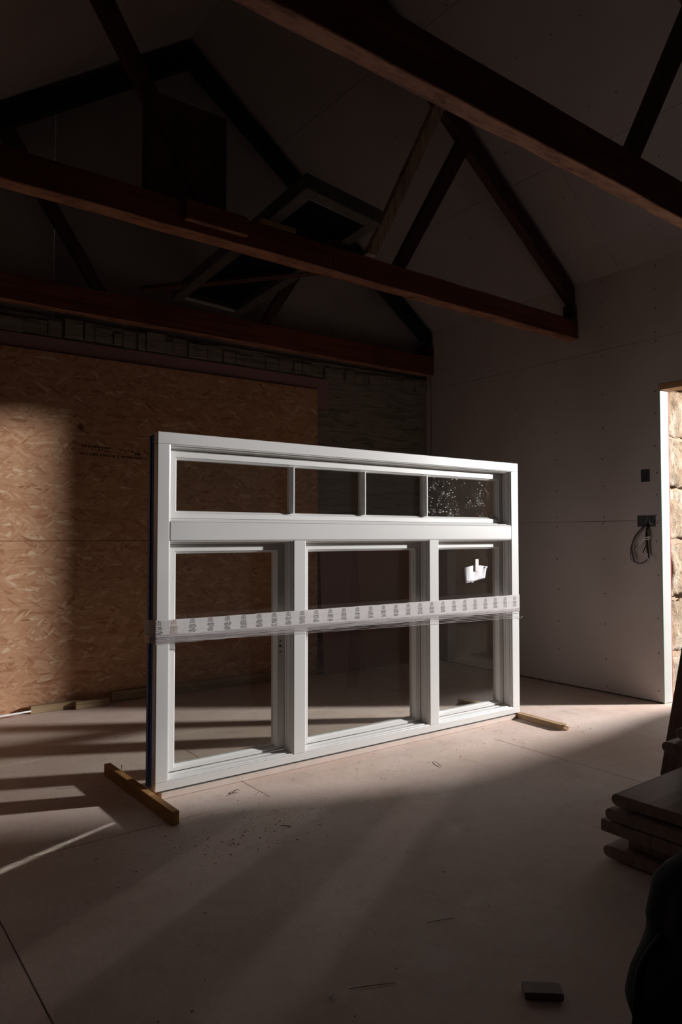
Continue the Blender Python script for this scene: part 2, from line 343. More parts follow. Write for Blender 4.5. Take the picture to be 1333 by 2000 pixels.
# stud/insulation layer behind
m = MB(); m.box(XR+.0127, XR+.115, DY1+.012, 5.5, 0, 3.3); m.box(XR+.0127, XR+.115, -3.2, DY0-.012, 0, 3.3); m.box(XR+.0127, XR+.115, DY0-.012, DY1+.012, DZ+.05, 3.3)
m.build('insulation_layer', SUBF, wr)
m = MB(); m.box(XR+.118, XR+.62, DY1+.30, 5.9, 0, 3.5); m.box(XR+.118, XR+.62, -3.4, DY0-.30, 0, 3.5); m.box(XR+.118, XR+.62, DY0-.3, DY1+.3, DZ+.10, 3.5)
m.build('masonry_core', STONE, wr)
def stone(x0, x1, y0, y1, z0, z1, amp=.030):
    bm = bmesh.new(); bmesh.ops.create_cube(bm, size=1)
    bmesh.ops.subdivide_edges(bm, edges=bm.edges, cuts=17, use_grid_fill=True)
    cx, cy, cz = (x0+x1)/2, (y0+y1)/2, (z0+z1)/2
    from mathutils import noise
    off = Vector((random.uniform(0,50), random.uniform(0,50), random.uniform(0,50)))
    for vv in bm.verts:
        q = vv.co.copy()
        rr = max(abs(q.x), abs(q.y))*2; e = max(0, abs(q.z)*2-.8)/.2
        p = Vector((cx+q.x*(x1-x0), cy+q.y*(y1-y0), cz+q.z*(z1-z0)))
        d = noise.noise(p*7+off)*amp + noise.noise(p*22+off)*amp*.6
        inward = .016*e**2
        edge2 = sum(1 for w in (abs(q.x), abs(q.y), abs(q.z)) if w > .47)
        nrm = Vector((q.x if abs(q.x) > .49 else 0, q.y if abs(q.y) > .49 else 0, q.z if abs(q.z) > .49 else 0))
        if nrm.length: nrm.normalize()
        p += nrm*(d - inward - (.008 if edge2 > 1 else 0))
        vv.co = p
    me = bpy.data.meshes.new('stone_block'); bm.to_mesh(me); bm.free(); me.materials.append(STONE)
    for p in me.polygons: p.use_smooth = True
    o = bpy.data.objects.new('stone_block', me); COL.objects.link(o); o.parent = wr
zs = [0, .331, .74, 1.163, 1.556, 1.929, 2.36]
for i, (a, b) in enumerate(zip(zs, zs[1:])):
    s = XR + .125; k = .015 if i % 2 else -.005
    stone(s + .01*(i % 3), XR+.60, DY1+.022+k, DY1+.33, a+.001, b-.001)
for i, (a, b) in enumerate(zip(zs, zs[1:])):
    stone(XR+.125, XR+.60, DY0-.33, DY0-.03, a+.006, b-.006)
MB().box(XR+.125, XR+.60, DY1+.06, DY1+.33, 0, 2.38).build('mortar_bed', mat_plain('brown_mortar', (.34,.25,.17), .95, .2, 20, .5), wr)
# screws of the boards
m = MB()
def srow(y, zz):
    for z in zz: m.disc((XR-.0008, y + random.uniform(-.006,.006), z + random.uniform(-.02,.02)), (-1,0,0), .0055)
Z1 = [.04,.27,.51,.76,1.01,1.285,1.35,1.57,1.81,2.05,2.30,2.61,2.69,2.83,3.02,3.19]
for y in (3.59, 3.165, 4.02, 4.46, 4.9): srow(y, Z1)
srow(2.735, [.09,.34,.62,.93,1.15,1.285,1.35,1.50,1.68,1.85,2.08,2.24]); 
for y in (2.3, 1.9, 1.5, 1.0, .6): srow(y, [2.61, 2.70, 2.85, 3.03, 3.18])
for y in (2.72,): srow(y, [2.61,2.70,2.85,3.03,3.18])
m.build('screw_heads', BLACK, wr)['kind'] = 'stuff'
# ---- doorway lining
dr = empty('door_1', (XR, DY1, 0), kind='structure')
MB().box(XR+.0005, XR+.112, DY1-.002, DY1+.010, .002, DZ-.045).build('jamb_board', JAMBW, dr, bevel=.002)
MB().box(XR-.0012, XR+.0005, DY1-.0022, DY1+.003, .002, DZ-.045).build('green_paper_edge', GREENP, dr)
MB().box(XR+.1125, XR+.117, DY1-.003, DY1+.014, .002, DZ-.045).build('red_paper_edge', REDP, dr)
MB().box(XR+.0005, XR+.112, DY0-.010, DY0+.002, .002, DZ-.045).build('jamb_board', JAMBW, dr, bevel=.002)
MB().box(XR-.001, XR+.118, DY0-.03, DY1+.012, DZ-.045, DZ).build('header_board', LINTEL, dr, bevel=.002)
MB().box(XR+.12, XR+.60, DY0-.3, DY1+.3, DZ-.0, DZ+.09).build('stone_lintel', STONE, dr, bevel=.01)
MB().box(XR+.06, XR+.16, DY0-.01, DY1+.01, -.06, -.004).build('threshold_sill', LATH, dr)
# ---- back wall
wb = empty('wall_back', kind='structure')
def bwbox(x0, x1, d0, d1, z0, z1, name, mat, bevel=0):
    return MB().box(x0, x1, d0, d1, z0, z1, BW(0)).build(name, mat, wb, bevel=bevel)
bwbox(XL-.3, 5.4, -.4, -.02, 0, 2.76, 'masonry', MASON)
# rough top edge of the masonry
m = MB()
random.seed(3)
x = .3
while x < 4.9:
    w = random.uniform(.05, .16); m.box(x, x+w, -.018, random.uniform(-.012, .014), 2.62 + random.uniform(-.005,.01), 2.70 + random.uniform(0, .06), BW(0)); x += w + random.uniform(0,.02)
m.build('broken_masonry_edge', MASON, wb)['kind'] = 'stuff'
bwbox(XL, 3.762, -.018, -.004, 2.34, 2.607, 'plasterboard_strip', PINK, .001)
bwbox(XL, 3.630, -.002, .016, .004, 1.168, 'osb_panel', OSB, .001)
bwbox(XL, 3.630, -.002, .016, 1.171, 2.500, 'osb_panel', OSB, .001)
# print on the osb (unreadable rows of stamp marks and an arrow)
m = MB(); random.seed(11)
def dash(x0, x1, z0, z1): m.box(x0, x1, .016, .0165, z0, z1, BW(0))
def slant(x): return -.018*(x-1.527)/.57
for row, (xa, xb, z, h) in enumerate(((1.60,1.80,1.857,.013), (1.585,1.83,1.800,.014), (1.67,1.80,1.835,.006), (1.87,1.98,1.850,.010), (1.84,2.10,1.805,.012), (1.99,2.02,1.835,.02))):
    x = xa
    while x < xb:
        w = random.uniform(.004,.012)
        if random.random() < .8: dash(x, x+w, z+slant(x)-h*.8*random.uniform(.7,1), z+slant(x)+h*.8*random.uniform(.5,1))
        x += w + .004
dash(1.527, 1.585, 1.826, 1.829)
m.prism([(1.522,1.8275),(1.545,1.842),(1.545,1.838),(1.530,1.8275),(1.545,1.817),(1.545,1.813)], .016, .0165, BW(0))
m.build('stamp_print', mat_plain('osb_stamp_ink', (.05,.025,.018), .8), wb)
# gable above
gx = [XL, 1.412, 2.612, 3.812, 5.0]
for a, b in zip(gx, gx[1:]):
    a2, b2 = a+.0015, b-.0015
    pts = [(a2, 2.5), (b2, 2.5), (b2, roofz(b2)+.05)]
    if a < RX < b: pts.append((RX, RZ+.05))
    pts.append((a2, roofz(a2)+.05))
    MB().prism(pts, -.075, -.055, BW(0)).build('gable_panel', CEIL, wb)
# ---- left wall and wall behind the camera (close the room)
wl = empty('wall_left', kind='structure')
MB().box(XL-.2, XL, -3.2, 5.6, -.02, 3.3).build('masonry', DARKWALL, wl)
wf = empty('wall_front', kind='structure')
MB().prism([(XL-.2, -.02), (5.0, -.02), (5.0, 3.3), (RX, RZ+.1), (XL-.2, 3.3)], -3.3, -3.2).build('masonry', DARKWALL, wf)
# ---- ceiling: two slopes of boards
ce = empty('ceiling', kind='structure')
def slope_panel(t0, t1, y0, y1, side):
    # t along slope from ridge (horizontal distance)
    x0, x1 = (RX + t0, RX + t1) if side > 0 else (RX - t1, RX - t0)
    g_ = .0015
    poly = [(x0+g_, roofz(x0+g_)), (x1-g_, roofz(x1-g_)), (x1-g_, roofz(x1-g_)+.015), (x0+g_, roofz(x0+g_)+.015)]
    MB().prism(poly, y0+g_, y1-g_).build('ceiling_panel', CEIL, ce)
for side in (1, -1):
    for i, (t0, t1) in enumerate(((0,.82), (.82,1.80), (1.80,2.62))):
        ys = [-3.25, -1.8 + .6*(i % 2), .6 + .6*(i % 2), 3.0 + .6*(i % 2), 5.32]
        for a, b in zip(ys, ys[1:]): slope_panel(t0, t1, a, b, side)
m = MB()
for side in (1,):
    for tt in (.4, .8, 1.2, 1.6, 2.0, 2.35):
        for k in range(26):
            y = -.6 + k*.23 + random.uniform(-.03, .03); x = RX + side*tt
            m.disc((x, y, roofz(x)-.0012), (side*-SL, 0, -1), .005)
m.build('screw_heads', BLACK, ce)['kind'] = 'stuff'
MB().box(XL-.3, 5.6, -3.4, 6.0, 5.25, 5.4).build('roof_deck', BLACKT, ce)
# outside
og = empty('ground_outside', kind='structure')
MB().box(5.57, 16, -9, 12, -.25, -.06).build('ground_slab', GROUND, og)
MB().box(13, 13.5, -9, 12, -.06, 3.6).build('sky_blocker_wall', DARKWALL, og)  # unseen wall added to block the low sky beyond the doorway

# ================================================================== ROOF TRUSSES
def truss(y0, y1, z0, z1, label, skew=0.0, left=True,  extra=None, raf=BEAM_D):
    tr = empty('roof_truss', (RX, (y0+y1)/2, z0), label, 'roof truss', 'timber roof trusses')
    T = (lambda p: Vector((p.x, p.y + skew*(XR - p.x), p.z))) if skew else None
    m = MB(); N = 24
    # beam with slightly uneven sawn edges
    random.seed(int(y0*100))
    rings = []
    for i in range(N+1):
        x = XL+.01 + (XR-.004-XL-.01)*i/N
        j = lambda a: random.uniform(-a, a)
        P = [Vector((x, y0+j(.003), z0+j(.004))), Vector((x, y1+j(.003), z0+j(.004))), Vector((x, y1+j(.003), z1+j(.003))), Vector((x, y0+j(.003), z1+j(.003)))]
        if T: P = [T(p) for p in P]
        rings.append([m.bm.verts.new(p) for p in P])
    for A, B in zip(rings, rings[1:]):
        for k in range(4): m.bm.faces.new((A[k], A[(k+1)%4], B[(k+1)%4], B[k]))
    m.bm.faces.new(rings[0]); m.bm.faces.new(rings[-1][::-1])
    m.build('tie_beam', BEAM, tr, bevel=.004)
    ym = (y0+y1)/2; ry0, ry1 = ym-.035, ym+.035
    def low(x): return 4.90 - .72*abs(x-RX+.02)
    # rafters
    for s in (1, -1):
        xe = RX + s*2.555
        poly = [(RX, low(RX)), (xe, low(xe)), (xe, low(xe)+.15), (RX, low(RX)+.19)]
        MB().prism(poly, ry0, ry1, T).build('rafter', raf, tr, bevel=.004)
        if s > 0: MB().box(XR-.075, XR-.005, ym-.04, ym+.04, z1+.003, low(XR)+.02, T).build('packer', BEAM_D, tr)
    def strut(x0, zt, x1, zb, w, yy0, yy1, mat, name='strut'):
        d = Vector((x1-x0, zb-zt)).normalized(); n = Vector((-d.y, d.x))*w/2
        poly = [(x0+n.x, zt+n.y), (x1+n.x, zb+n.y), (x1-n.x, zb-n.y), (x0-n.x, zt-n.y)]
        poly = [(a, max(b, z1+.001)) for a, b in poly]
        MB().prism(poly, yy0, yy1, T).build(name, mat, tr, bevel=.003)
    strut(3.67, 3.96, 3.05, 2.90, .105, ry0+.005, ry1-.005, BEAM_D)
    if left: strut(2*RX-3.70, 3.96, 2*RX-3.05, 2.90, .105, ry0+.005, ry1-.005, BEAM_D)
    if extra: extra(tr, strut)
    return tr
def ext2(tr, strut):
    strut(3.40, 4.15, 2.77, 2.88, .085, 3.335, 3.385, OLDPOST, 'batten')
    MB().box(1.335, 1.80, 3.40, 3.425, 2.932, 3.465).build('plywood_plate', BEAM_D, tr, bevel=.002)
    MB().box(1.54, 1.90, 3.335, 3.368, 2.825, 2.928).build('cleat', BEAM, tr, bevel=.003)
def ext1(tr, strut): pass
t1 = truss(1.755, 1.83, 2.78, 2.965, 'dark roof truss nearest the viewer, its heavy tie beam crossing the top right corner', 0.0, False)
t2 = truss(3.370, 3.470, 2.78, 2.930, 'middle roof truss, its red beam above the white window unit carrying a square board', 0, True, ext2)
t3 = truss(5.005, 5.085, 2.78, 2.965, 'rear roof truss in front of the gable, right above the strand board wall', .023, raf=BLACKT)
# scribed carpenter numeral on beam of middle truss
cu = bpy.data.curves.new('numeral', 'FONT'); cu.body = '12'; cu.size = .055; cu.extrude = .0006; cu.offset = -.0008
tmp = bpy.data.objects.new('numeral', cu); COL.objects.link(tmp); bpy.context.view_layer.update()
me = bpy.data.meshes.new_from_object(tmp); bpy.data.objects.remove(tmp)
me.materials.clear(); me.materials.append(OLDPOST)
o = bpy.data.objects.new('carved_numeral', me); COL.objects.link(o)
o.rotation_euler = (math.pi/2, 0, 0); o.parent = t2; o.matrix_parent_inverse = Matrix.Translation(-t2.location); o.location = (2.43, 3.3665, 2.80)

# ================================================================== THINGS ABOVE THE BEAMS
rf = empty('roof_window_frame', (2.4, 4.0, 2.93), 'grey roof window frame with dark glass lying flat across the tie beams', 'window frame')
def RT(p):
    u, v = p.x/Lw, p.y/Lh
    A, B, C_, D_ = Vector((2.015,2.948,0)), Vector((2.600,3.040,0)), Vector((2.790,5.05,0)), Vector((2.175,4.98,0))
    return (A*(1-u)+B*u)*(1-v) + (D_*(1-u)+C_*u)*v + Vector((0,0,p.z+2.968))
GF = mat_plain('dusty_grey_frame', (.06,.052,.046), .8, .25, 12, .3); GL2 = mat_plain('pale_frame_lip', (.30,.27,.23), .7, .2, 12, .2)
Lw, Lh = .63, 2.12
MB().box(0, .085, 0, Lh, 0, .085, RT).build('side_rail', GF, rf, bevel=.004)
MB().box(Lw-.085, Lw, 0, Lh, 0, .085, RT).build('side_rail', GF, rf, bevel=.004)
MB().box(.085, Lw-.085, 0, .085, 0, .085, RT).build('end_rail', GF, rf, bevel=.004)
MB().box(.085, Lw-.085, Lh-.085, Lh, 0, .085, RT).build('end_rail', GF, rf, bevel=.004)
MB().box(.086, Lw-.086, .0855, .100, .01, .03, RT).build('glazing_lip', GL2, rf)
MB().box(.086, Lw-.086, Lh-.11, Lh-.0855, .004, .02, RT).build('glazing_lip', GL2, rf)
MB().box(.086, Lw-.086, .101, Lh-.111, .05, .056, RT).build('glass_pane', SKYG, rf)
o = MB().box(2.00, 2.235, 3.373, 3.42, 2.9345, 2.9675).build('timber_block', PPINE, bevel=.002)
tag(o, 'short pale offcut of timber lying on top of the middle tie beam', 'block')
o = MB().beam((1.95, 4.98, 3.002), (2.98, 3.50, 2.965), .07, .03).build('loose_batten', BEAM_D, bevel=.002)
tag(o, 'dark batten lying diagonally on the beams under the grey roof window frame', 'batten')

# ================================================================== WINDOW UNIT
P0 = Vector((1.306, 3.124, 0)); U = Vector((1, -.018, 0)).normalized(); N = Vector((U.y, -U.x, 0))   # N towards the camera side
def F(p):   # local: x along frame, y depth from the front face (backwards), z up
    return P0 + U*p.x - N*p.y + Vector((0,0,p.z))
WU = empty('window_unit', (2.55, 3.15, 0), 'large white painted timber window unit with seven panes standing upright on the floor', 'window')
def fbox(x0, x1, d0, d1, z0, z1, name, mat=W_PAINT, parent=WU, bevel=.0025, seg=2):
    return MB().box(x0, x1, d0, d1, z0, z1, F).build(name, mat, parent, bevel=bevel, seg=seg)
ZB, ZT, WW, DF = .036, 1.686, 2.514, .112
e = .0008
fbox(0, WW, 0, DF-.008, 1.632, ZT, 'head_rail')
fbox(0, .060, 0, .046, .075, 1.632-e, 'stile'); fbox(2.445, WW, 0, DF-.008, .075, 1.632-e, 'stile')
fbox(.012, .060, .0465, DF-.008, .075, 1.632-e, 'stile_back')
fbox(0, WW, 0, DF-.008, ZB, .075-e, 'sill_rail')
fbox(.060+e, 2.445-e, -.0005, DF-.01, 1.180, 1.268, 'transom', bevel=.005)
fbox(.745, .816, 0, DF-.01, .075, 1.180-e, 'mullion'); fbox(1.706, 1.778, 0, DF-.01, .075, 1.180-e, 'mullion')
# rear sealing foam strip on the left end, and small sill lath below
fbox(-.002, .0115, .047, .066, .05, 1.678, 'foam_strip', BLUE_FOAM, bevel=.001)
fbox(-.008, .0115, .069, .096, .045, 1.674, 'foam_strip', BLUE_FOAM, bevel=.002)
fbox(.004, .011, .0662, .0688, .05, 1.676, 'foam_groove', DARK_GROOVE, bevel=0)
fbox(.03, 2.46, .004, .07, ZB-.0065, ZB-e, 'gasket', DARK_GROOVE, bevel=0)
fbox(.03, 2.465, -.004, .075, .001, ZB-.0075, 'sill_lath', LATH, bevel=.001)
# swept profile round an opening
def ring_profile(x0, x1, z0, z1, prof, name, mat, parent, smooth=False):
    m = MB(); rings = []
    for ins, d in prof:
        rings.append([m.bm.verts.new(F(Vector(p))) for p in ((x0+ins, d, z0+ins), (x1-ins, d, z0+ins), (x1-ins, d, z1-ins), (x0+ins, d, z1-ins))])
    rings.append(rings[0])
    for A, B in zip(rings, rings[1:]):
        for k in range(4): m.bm.faces.new((A[k], A[(k+1)%4], B[(k+1)%4], B[k]))
    return m.build(name, mat, parent)
OPEN = [(.060, 2.445, 1.268, 1.632), (.060, .745, .075, 1.180), (.816, 1.706, .075, 1.180), (1.778, 2.445, .075, 1.180)]
GLZ = [(.128, 2.385, 1.323, 1.568), (.128, .674, .120, 1.117), (.886, 1.638, .120, 1.117), (1.850, 2.380, .120, 1.117)]
for i, ((x0, x1, z0, z1), (gx0, gx1, gz0, gz1)) in enumerate(zip(OPEN, GLZ)):
    ring_profile(x0+e, x1-e, z0+e, z1-e, [(0,.002), (.0045,.0045), (.006,.010), (.006,.016), (.0105,.019), (.0115,.024), (.0115,.046), (.016,.050), (.016,.062), (.0,.062)], 'moulding', W_PAINT, WU)
    # sash (four mitred sides in one ring) with inner bevel to the glass
    sa = empty('sash', (0,0,0)); sa.parent = WU; sa.matrix_parent_inverse = Matrix.Translation(-WU.location)
    m = MB()
    def quad(ax0, ax1, az0, az1, d): return [m.bm.verts.new(F(Vector(p))) for p in ((ax0,d,az0),(ax1,d,az0),(ax1,d,az1),(ax0,d,az1))]
    o_ = .0165; df = .064 if i != 1 else .066
    rr = [quad(x0+o_, x1-o_, z0+o_, z1-o_, df+.004), quad(x0+o_+.003, x1-o_-.003, z0+o_+.003, z1-o_-.003, df), quad(gx0-.012, gx1+.012, gz0-.012, gz1+.012, df), quad(gx0-.010, gx1+.010, gz0-.010, gz1+.010, df+.006), quad(gx0-.002, gx1+.002, gz0-.002, gz1+.002, df+.016), quad(gx0, gx1, gz0, gz1, df+.020), quad(gx0, gx1, gz0, gz1, df+.045), quad(x0+o_, x1-o_, z0+o_, z1-o_, df+.045)]
    rr.append(rr[0])
    for A, B in zip(rr, rr[1:]):
        for k in range(4): m.bm.faces.new((A[k], A[(k+1)%4], B[(k+1)%4], B[k]))
    so = m.build('sash_frame', W_PAINT_IN, sa)
    if i == 0:
        for bx in (.777, 1.258, 1.738):
            MB().prism([(bx-.010,df+.012),(bx-.004,df-.012),(bx+.004,df-.012),(bx+.010,df+.012),(bx+.010,df+.022),(bx-.010,df+.022)], gz0-.001, gz1+.001, lambda p: F(p), 'z').build('glazing_bar', W_PAINT_IN, sa)
            MB().prism([(bx-.010,df+.028),(bx+.010,df+.028),(bx+.010,df+.038),(bx+.004,df+.05),(bx-.004,df+.05),(bx-.010,df+.038)], gz0-.001, gz1+.001, lambda p: F(p), 'z').build('glazing_bar', W_PAINT_IN, sa)
        xs = [gx0-.001, .777, 1.258, 1.738, gx1+.001]
        for j, (a, b) in enumerate(zip(xs, xs[1:])):
            MB().box(a+.0003, b-.0003, df+.0225, df+.0275, gz0-.001, gz1+.001, F).build('glass_pane', GLASS_D if j == 3 else GLASS, sa)
    else:
        MB().box(gx0-.001, gx1+.001, df+.0225, df+.0275, gz0-.001, gz1+.001, F).build('glass_pane', GLASS, sa)
    if i == 1:      # handle fixing holes in the right sash stile
        m = MB()
        for z in (.655, .628, .598): m.disc(F(Vector((.702, df-.0006, z))), N, .0065 if z == .628 else .0045, 12)
        m.build('fixing_hole', BLACK, sa)
# ---- stretch film band round the unit
SF = empty('stretch_film_band', (2.5, 3.1, .76), 'milky printed stretch film band wrapped tightly round the white window unit', 'tape')
def ztop(s): return .812 + .0*s
m = MB()
def band(zt0, zt1, zb0, zb1, dd, mbk, wob, seed):
    random.seed(seed); NN = 60; A = []; Bv = []
    path = [(-.012, .112)] + [(-.012, .05)] + [(-.003, -dd)] + [(WW*k/NN, -dd) for k in range(1, NN)] + [(WW+.003, -dd), (WW+.006, .05), (WW+.004, .112)]
    for s, d in path:
        f = min(1, max(0, s/WW)); w1 = random.uniform(-wob, wob); w2 = random.uniform(-wob, wob)
        A.append(mbk.bm.verts.new(F(Vector((s, d, zt0+(zt1-zt0)*f+w1))))); Bv.append(mbk.bm.verts.new(F(Vector((s, d + random.uniform(-wob,wob)*.3, zb0+(zb1-zb0)*f+w2)))))
    for k in range(len(A)-1): mbk.bm.faces.new((A[k], A[k+1], Bv[k+1], Bv[k]))
def bandobj(name, mat, *a):
    mbk = MB(); band(*a[:5], mbk, *a[5:]); o = mbk.build(name, mat, SF)
    md = o.modifiers.new('thickness', 'SOLIDIFY'); md.thickness = .0004; return o
bandobj('film_band', FILM, .814, .812, .737, .712, .0022, .0010, 1)
bandobj('twisted_edge', FILM2, .748, .722, .705, .700, .0030, .0020, 2)
m = MB(); random.seed(5)
for q in range(6):
    z0_ = .737 - q*.004; z1_ = .712 - q*.010
    pts = [F(Vector((WW*k/40, -.004 - .002*random.random(), z0_ + (z1_-z0_)*k/40 + random.uniform(-.001,.001) - .006*math.sin(math.pi*k/40)))) for k in range(41)]
    m.tube(pts, .0011, 5)
m.tube([F(Vector(p)) for p in ((WW-.02,-.006,.665),(WW+.01,-.010,.655),(WW+.02,-.005,.668),(WW+.035,0,.662))], .0012, 5)
m.build('film_strand', FILM2, SF)
# printed marks (tiny house-shaped icon over rows of unreadable text)
def mark(s, z, sc, mat, seed):
    random.seed(seed); mm = MB(); D = -.0034
    def q(x0, x1, z0, z1): mm.box(s+x0*sc, s+x1*sc, D-.0002, D, z+z0*sc, z+z1*sc, F)
    # arch icon
    for k in range(7):
        a0, a1 = math.pi*k/7, math.pi*(k+1)/7
        mm.prism([(s+math.cos(a0)*.0095*sc, z+(.020+math.sin(a0)*.009)*sc), (s+math.cos(a1)*.0095*sc, z+(.020+math.sin(a1)*.009)*sc), (s+math.cos(a1)*.0082*sc, z+(.020+math.sin(a1)*.0077)*sc), (s+math.cos(a0)*.0082*sc, z+(.020+math.sin(a0)*.0077)*sc)], D-.0002, D, F)
    q(-.0095,-.0082,.010,.020); q(.0082,.0095,.010,.020); q(-.003,-.0018,.011,.020); q(.0018,.003,.011,.020); q(-.0015,.0015,.0215,.0245)
    for zz, hw in ((.005,.012),(.000,.014),(-.005,.013),(-.011,.011),(-.017,.015),(-.022,.012)):
        x = -hw
        while x < hw:
            w = random.uniform(.0012,.0032)
            if random.random() < .82: q(x, x+w, zz-.0015, zz+.0012)
            x += w + .0009
    return mm.build('printed_mark', mat, SF)
SM = [-.001+.012, .085, .178, .272, .362, .45, .538, .626, .71, .795, .883, .975] + [1.065+.0935*k for k in range(16)]
for k, s in enumerate(SM):
    if s > WW-.02: break
    f = s/WW; zc = .779*(1-f) + .766*f
    mark(s, zc, 1.2, INKR if k == 1 else INK, 100+k)
# ---- delivery note taped to the right pane
dz = .0855
note = empty('delivery_note', (0,0,0), 'crumpled white delivery note taped inside the lower right pane of the window', 'paper')
note.location = F(Vector((2.18, .083, .95)))
m = MB(); NX, NY = 16, 8; G = {}
for i in range(NX+1):
    for j in range(NY+1):
        u, v = i/NX, j/NY
        s = 2.085 + .195*u + .012*(1-v)*(1-u) - .01*(1-v)*u; z = (.898 + .03*u)*(1-v) + (1.000 + .012*math.sin(u*3))*v
        lift = -.004 - .010*abs(math.sin(u*7.5))*v**1.0 - .006*max(0, u-.55)*v - .004*abs(math.sin(u*5))*(1-v)**2 - (.008 if u > .95 and v > .9 else 0)
        G[i, j] = m.bm.verts.new(F(Vector((s, .0845 + lift, z))))
for i in range(NX):
    for j in range(NY): m.bm.faces.new((G[i,j], G[i+1,j], G[i+1,j+1], G[i,j+1]))
o = m.build('note_sheet', PAPER, note, smooth=True); md = o.modifiers.new('thickness', 'SOLIDIFY'); md.thickness = .0004
m = MB()
for k in range(5): m.box(2.098, 2.128 - .006*(k%2), .0785, .0788, .985-k*.009, .987-k*.009, F)
for k in range(3): m.box(2.108+k*.009, 2.113+k*.009, .0765, .0768, .905, .917, F)
m.box(2.14, 2.16, .0735, .0738, .902, .914, F)
m.build('note_print', mat_plain('pale_print', (.35,.33,.38), .7), note)['kind'] = 'stuff'
MB().box(2.176, 2.205, .0700, .0704, .975, 1.052, F).build('tape_strip', mat_plain('masking_tape', (.72,.66,.64), .6), note)
# ================================================================== TIMBER FEET, OFFCUTS
o = empty('support_batten', (1.28, 3.2, 0), 'yellow pine batten screwed across the left end of the window unit', 'batten')
def TF(p):
    a = math.radians(.8); q = Vector((p.x*math.cos(a) - p.y*math.sin(a), p.x*math.sin(a) + p.y*math.cos(a), p.z)); return q + Vector((1.252, 2.815, 0))
MB().box(0, .033, 0, .80, 0, .056, TF).build('batten_body', YPINE, o, bevel=.002)
m = MB(); c = TF(Vector((.02, .62, .056))); m.tube([c, c+Vector((.002,0,.028))], .0022, 6); m.tube([c+Vector((.002,0,.028)), c+Vector((.002,0,.031))], [.003,.0055], 8)
m.build('screw', STEEL, o)
o = empty('support_batten', (3.81, 3.1, 0), 'pale splintered pine batten lying under the right end of the window unit', 'batten')
def TF2(p):
    a = math.radians(-3.2); q = Vector((p.x*math.cos(a) - p.y*math.sin(a), p.x*math.sin(a) + p.y*math.cos(a), p.z)); return q + Vector((3.775, 2.72, 0))
m = MB(); n = 10; rings = []
random.seed(9)
for i in range(n+1):
    y = .89*i/n; j = .004 if i in (0, n) else .0012
    rings.append([m.bm.verts.new(TF2(Vector((xx+random.uniform(-j,j), y + (random.uniform(-.018,.018) if i in (0,n) else 0), zz+random.uniform(-j,j)*.5)))) for xx, zz in ((0,.0015),(.022,.0015),(.045,.0015),(.045,.018),(.045,.033),(.022,.033),(0,.033),(0,.018))])
for A, B in zip(rings, rings[1:]):
    for k in range(8): m.bm.faces.new((A[k], A[(k+1)%8], B[(k+1)%8], B[k]))
m.bm.faces.new(rings[0]); m.bm.faces.new(rings[-1][::-1]); m.build('batten_body', PPINE, o)
for (x0, x1, d0, d1, lab) in ((1.262, 1.60, .045, .09, 'left of two timber offcuts lying along the foot of the strand board wall'), (1.545, 1.80, .095, .140, 'right of two timber offcuts at the foot of the strand board wall, slanted end')):
    T = BW(0); m = MB()
    m.prism([(x0, d0), (x1, d0), (x1 - (.05 if x0 > 1.5 else 0), d1), (x0, d1)], .0005, .05, lambda p: T(p), 'z')
    tag(m.build('timber_offcut', XPINE, bevel=.002), lab, 'offcut')
T = BW(0)
o = MB().box(1.82, 3.50, .020, .058, .0008, .072, T).build('base_board', XPINE, bevel=.002)
tag(o, 'long plain timber board along the foot of the strand board wall, behind the window unit', 'board')
o = MB().tube([T(Vector(p)) for p in ((.3,.16,.012),(.7,.155,.016),(1.25,.150,.034))], .0055, 8).build('white_rod', CABLEW, smooth=True)
tag(o, 'thin white rod on the floor at the lower left, pointing at the timber offcuts', 'rod')
# leaning boards by the back wall corner
o = MB().hexa([T(Vector(p)) for p in ((3.645,.10,.001),(4.085,.10,.001),(4.085,.085,.001),(3.645,.085,.001),(3.645,.02,1.235),(4.02,.02,1.235),(4.02,.005,1.235),(3.645,.005,1.235))]).build('plasterboard_sheet', PINK)
tag(o, 'dark pink plasterboard sheet leaning on the back wall beside the strand board', 'board')
o = MB().hexa([T(Vector(p)) for p in ((4.100,.075,.001),(4.90,.075,.001),(4.90,.06,.001),(4.100,.06,.001),(4.03,.018,1.235),(4.90,.018,1.235),(4.90,.003,1.235),(4.03,.003,1.235))]).build('plasterboard_sheet', PINK2)
tag(o, 'brown plasterboard sheet leaning on the back wall next to the right hand corner', 'board')
# hanging white cable in the corner
o = MB().tube(catmull([(4.935,5.06,2.77),(4.915,5.02,2.6),(4.89,4.99,2.2),(4.86,4.98,1.8),(4.87,4.99,1.2)]), .004, 6).build('hanging_cable', CABLE, smooth=True)
tag(o, 'thin pale cable hanging down in the far right corner of the room', 'cable')
# ================================================================== ELECTRICS
def sbox(y0, y1, z0, z1, label, name='socket_box'):
    b = empty(name, (XR, (y0+y1)/2, z0), label, 'socket box')
    m = MB(); X0, X1 = XR-.0022, XR-.0006
    m.box(X0, X1, y0, y1, z0, z0+.004); m.box(X0, X1, y0, y1, z1-.004, z1); m.box(X0, X1, y0, y0+.004, z0+.004, z1-.004); m.box(X0, X1, y1-.004, y1, z0+.004, z1-.004)
    m.build('box_rim', BLACK, b)
    MB().box(XR-.0010, XR-.0004, y0+.004, y1-.004, z0+.004, z1-.004).build('box_inside', mat_plain('dark_box_inside', (.03,.03,.034), .5, .3, 40), b)
    return b
b = sbox(2.785, 2.853, 1.600, 1.692, 'square empty black socket box high on the right hand wall')
MB().box(XR-.003, XR-.0011, 2.80, 2.832, 1.615, 1.65).build('knockout', BLACK, b, bevel=.003)
b = sbox(2.745, 2.886, 1.270, 1.352, 'double black socket box with cables, set on the board joint beside the doorway')
